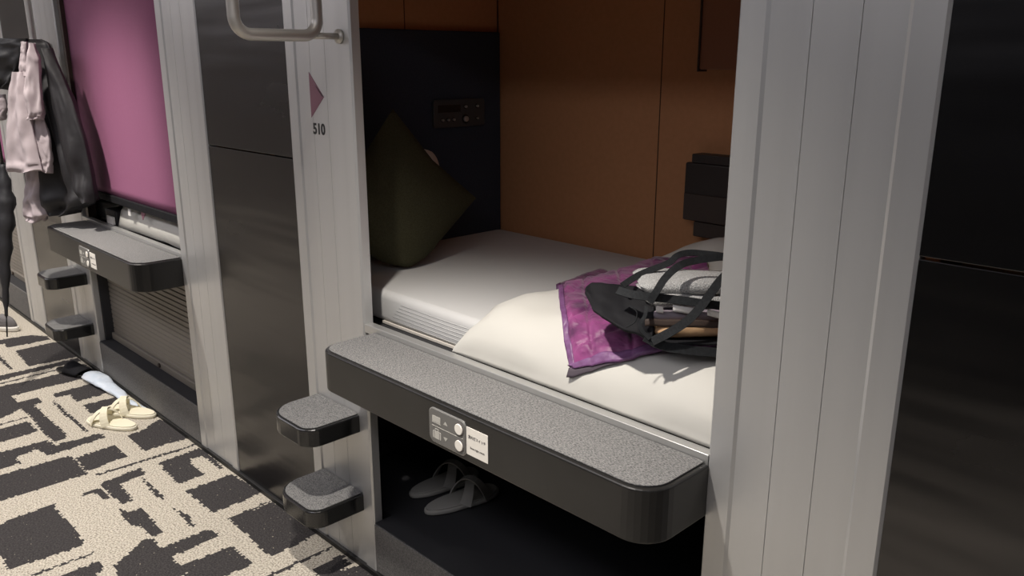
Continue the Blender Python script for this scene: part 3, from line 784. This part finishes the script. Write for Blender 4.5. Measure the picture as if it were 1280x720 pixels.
# white duvet edge glimpsed below the blind
s = MB()
def dv2(u, v):
    x = lerp(-3.78,-2.75,u); y = lerp(1.262,1.75,v); z = .80+.125*min(1,(v/.14))**.5 - .012*math.exp(-((u-.05)/.05)**2)+.006*fbm(x*9,y*9,2)
    return (x, y, z)
s.grid(dv2, 40, 24); tag(s.build('duvet', M['duvet'], solid=.01), 'white duvet edge showing below the purple blind', 'duvet')
s = MB().prism(rrect(-3.93,1.262,-3.80,1.5,(.01,)*4), .7665, .86, .008); tag(s.build('dark_pouch', M['jacket']), 'dark pouch lying left of the white duvet below the blind', 'pouch')
s = MB().box((-3.875,1.250,.80),(-3.80,1.2585,.835),.001); tag(s.build('white_card', M['paper']), 'small white card on the dark pouch below the blind', 'card')
tag(MB().prism([(0,0),(.030,0),(.026,.030),(.015,.022),(.004,.030)], 0, .003, tf=lambda v: (-3.615+v.x,1.256-v.z,.868+v.y)).build('white_tag', M['paper']), 'small pale tag hanging below the blind bar', 'tag')
tag(MB().prism([(0,.035),(.012,0),(.05,.035)], 0, .003, tf=lambda v: (-3.47+v.x,1.256-v.z,.868+v.y)).build('brown_tag', M['sign']), 'small brown triangular tag hanging below the blind bar', 'tag')

# ------------------------------------------------------------------ coats on the far grab rail
GA = math.radians(24); GN = Vector((math.sin(GA),-math.cos(GA),0)); GQ = Vector((-4.25,1.0,0))
def onp(u, v, off):
    r_ = at(u,v,1,1.0)-EYE; return EYE+r_*(((GQ+GN*off-EYE).dot(GN))/r_.dot(GN))
def drape(rows, x, depth, m, name, parent=None, seed=0, folds=7, nu=56, fold_amp=.35, bend=0):
    """rows: (photo row v, left u, right u) -> a closed hanging cloth with vertical folds"""
    R3 = [(onp(ul,v,x), onp(ur,v,x)) for v,ul,ur in rows]
    n = len(R3)-1
    def fn(u, v):
        f = v*n; i = min(int(f),n-1); f -= i
        a = R3[i][0].lerp(R3[i+1][0],f); b = R3[i][1].lerp(R3[i+1][1],f)
        th = u*2*PI; c = (a+b)/2; cs = math.cos(th)
        fo = math.sin(th*folds/2+seed+2.0*fbm(v*1.6,seed,0)+v*1.2)
        dd = depth*(.45+.55*math.sin(min(1,v*1.3+.15)*PI/2))
        p = c+(a-b)/2*cs*(1+.04*fbm(v*9,seed,cs))
        p.z += .012*fbm(u*6,v*2,seed)*(1 if v > .9 else .2)
        o = math.sin(th)*dd*(1+fold_amp*fo)+dd*.6*fbm(u*7,v*6,seed+5)*math.sin(th)+dd*.35*fbm(cs*3,v*9,seed+2)*math.sin(th)
        p += GN*o; p.y = min(p.y, Y0-.012); return p
    s = MB().grid(fn, nu, 44)
    s.add([fn(k/nu,0) for k in range(nu)],[tuple(range(nu))], True).add([fn(k/nu,1) for k in range(nu)],[tuple(range(nu))], True)
    return s.build(name, m, parent)
XR = -4.25
jk = empty('jacket', (0,0,0), label='black nylon jacket hanging from the grab rail over the purple blind', cat='jacket')
drape([(49,18,50),(54,10,60),(75,6,68),(110,20,82),(150,38,92),(190,50,101),(225,52,110),(243,50,118),(255,52,117),(262,62,100),(268,72,92)], 0, .045, M['jacket'], 'body', jk, 1.2, 11, fold_amp=.6)
drape([(60,52,62),(90,58,76),(130,66,92),(175,76,106),(215,88,114),(240,98,118),(252,108,118)], .05, .03, M['jacket'], 'sleeve', jk, 3.4, 5)
o = drape([(48,-6,34),(60,-10,30),(80,-6,24),(100,-4,18),(112,-2,8)], .05, .035, M['umbrella'], 'black_scarf', None, 2.2, 7)
tag(o, 'shiny black bundled garment at the top left of the coats', 'garment')
gp = empty('mauve_shirt', (0,0,0), label='pale mauve shirt hanging in front of the black jacket', cat='shirt')
drape([(90,18,30),(110,14,34),(140,12,38),(170,10,43),(200,9,50),(214,10,53)], .12, .028, M['mauve'], 'front', gp, 5.1, 7)
drape([(52,27,33),(70,27,33),(95,25,36)], .115, .014, M['mauve'], 'collar', gp, 1.1, 3)
gp = empty('mauve_trousers', (0,0,0), label='pale mauve trouser leg hanging right of the mauve shirt', cat='trousers')
drape([(54,38,41),(75,35,48),(110,33,50),(140,36,53),(150,38,51)], .12, .024, M['mauve'], 'leg', gp, 2.6, 5)
drape([(145,40,54),(175,46,62),(200,52,64),(215,56,63)], .09, .02, M['mauve'], 'cuff', gp, 4.6, 5)
gp = drape([(212,32,54),(230,34,52),(250,33,52),(268,32,60),(276,36,52)], .05, .028, M['mauve'], 'hanging_towel', None, 6.6, 7)
tag(gp, 'crumpled pale cloth end hanging lowest below the mauve shirt', 'towel')
o = drape([(118,-6,6),(135,-6,8),(150,-5,5)], .04, .02, M['mauve'], 'pale_cloth', None, 2.9, 3)
tag(o, 'small pale cloth edge at the left frame edge among the coats', 'cloth')
# umbrella hanging closed
um = empty('umbrella', (0,0,0), label='black folded umbrella hanging at the left frame edge', cat='umbrella')
xa = -4.2
ax_ = [at(u,v,0,xa) for u,v in ((3,205),(5,225),(7,255),(6,290),(6,330),(7,370),(8,395),(9,421))]
MB().tube(bez([tuple(p) for p in ax_[:7]],4), [interp([(0,.010),(.12,.020),(.32,.040),(.45,.038),(.7,.022),(.9,.010),(1,.006)],k/24)*(1+.18*math.sin(k*1.9)) for k in range(25)], 14).build('canopy', M['umbrella'], um)
MB().tube([ax_[6],ax_[7]], .0035, 8).build('tip', M['black'], um)
hp = ax_[0]
MB().tube([tuple(hp),(hp.x,hp.y,hp.z+.12),(hp.x-.01,hp.y,1.50)]+[(XR-.0, hp.y+.0+.035*math.sin(a*PI/6)-.0,1.545+.035*(1-math.cos(a*PI/6))-.0) for a in range(0,7)], .007, 10).build('handle', M['black'], um)

# small bracket at the opening's foot
tag(MB().box((XA+.001,Y0+.006,.600),(XA+.016,Y0+.028,.628),.001).build('door_catch', M['trim']), 'small metal catch on the reveal beneath the near ledge', 'catch')

# ------------------------------------------------------------------ downlights in the corridor ceiling
def downlight(x, y, power, size=70, blend=.6, col=(1,.86,.70), rad=.035, label=''):
    t = empty('ceiling_downlight', (x,y,CEIL), label=label or 'round recessed downlight in the corridor ceiling', cat='ceiling light', group='corridor ceiling downlights')
    c = [(.055*math.cos(a*PI/16),.055*math.sin(a*PI/16)) for a in range(32)]; c2 = [(.042*math.cos(a*PI/16),.042*math.sin(a*PI/16)) for a in range(32)]
    MB().prism(c, -.008, -.0005, .002).build('trim_ring', M['fixture'], t)
    MB().prism(c2, -.0095, -.0082, 0).build('lens', M['glow'], t)
    ld = bpy.data.lights.new('downlight_beam','SPOT'); ld.energy = power; ld.color = col; ld.spot_size = math.radians(size); ld.spot_blend = blend; ld.shadow_soft_size = rad
    lo = bpy.data.objects.new('downlight_beam', ld); COL.objects.link(lo); lo.parent = t; lo.location = (0,0,-.02)
for x in (-8.15,-5.85,-3.55,-1.25):
    downlight(x, .54, 195, 96, 1.0, (1,.93,.85))

# soft fill panel added on the unseen ceiling to brighten the capsule interior
t = empty('fill_light_panel', (-3.2,-.55,CEIL), label='added fill-light panel along the unseen corridor ceiling', cat='ceiling light')
MB().box((-5.2,-.25,-.03),(5.2,.25,-.0005),.004).build('fill_housing', M['fixture'], t)
MB().box((-5.18,-.24,-.0325),(5.18,.24,-.0305)).build('fill_diffuser', M['fill_glow'], t)
ld = bpy.data.lights.new('fill_area','AREA'); ld.shape = 'RECTANGLE'; ld.size = 10.3; ld.size_y = .48; ld.energy = 48; ld.color = (.95,.93,1)
lo = bpy.data.objects.new('fill_area', ld); COL.objects.link(lo); lo.parent = t; lo.location = (0,0,-.035)
w = bpy.data.worlds.new('World'); scene.world = w; w.use_nodes = True
w.node_tree.nodes['Background'].inputs[0].default_value = (.5,.5,.55,1); w.node_tree.nodes['Background'].inputs[1].default_value = .02

# ------------------------------------------------------------------ camera
cd = bpy.data.cameras.new('camera'); cd.sensor_width = 36; cd.lens = F_PX/1280*36; cd.clip_start = .02
co = bpy.data.objects.new('camera', cd); COL.objects.link(co); co.location = EYE
co.rotation_euler = (PI/2-PITCH, 0, YAW); scene.camera = co
vs = scene.view_settings; vs.view_transform = 'Standard'; vs.look = 'None'; vs.gamma = 1; vs.use_curve_mapping = False; vs.exposure = 0.32
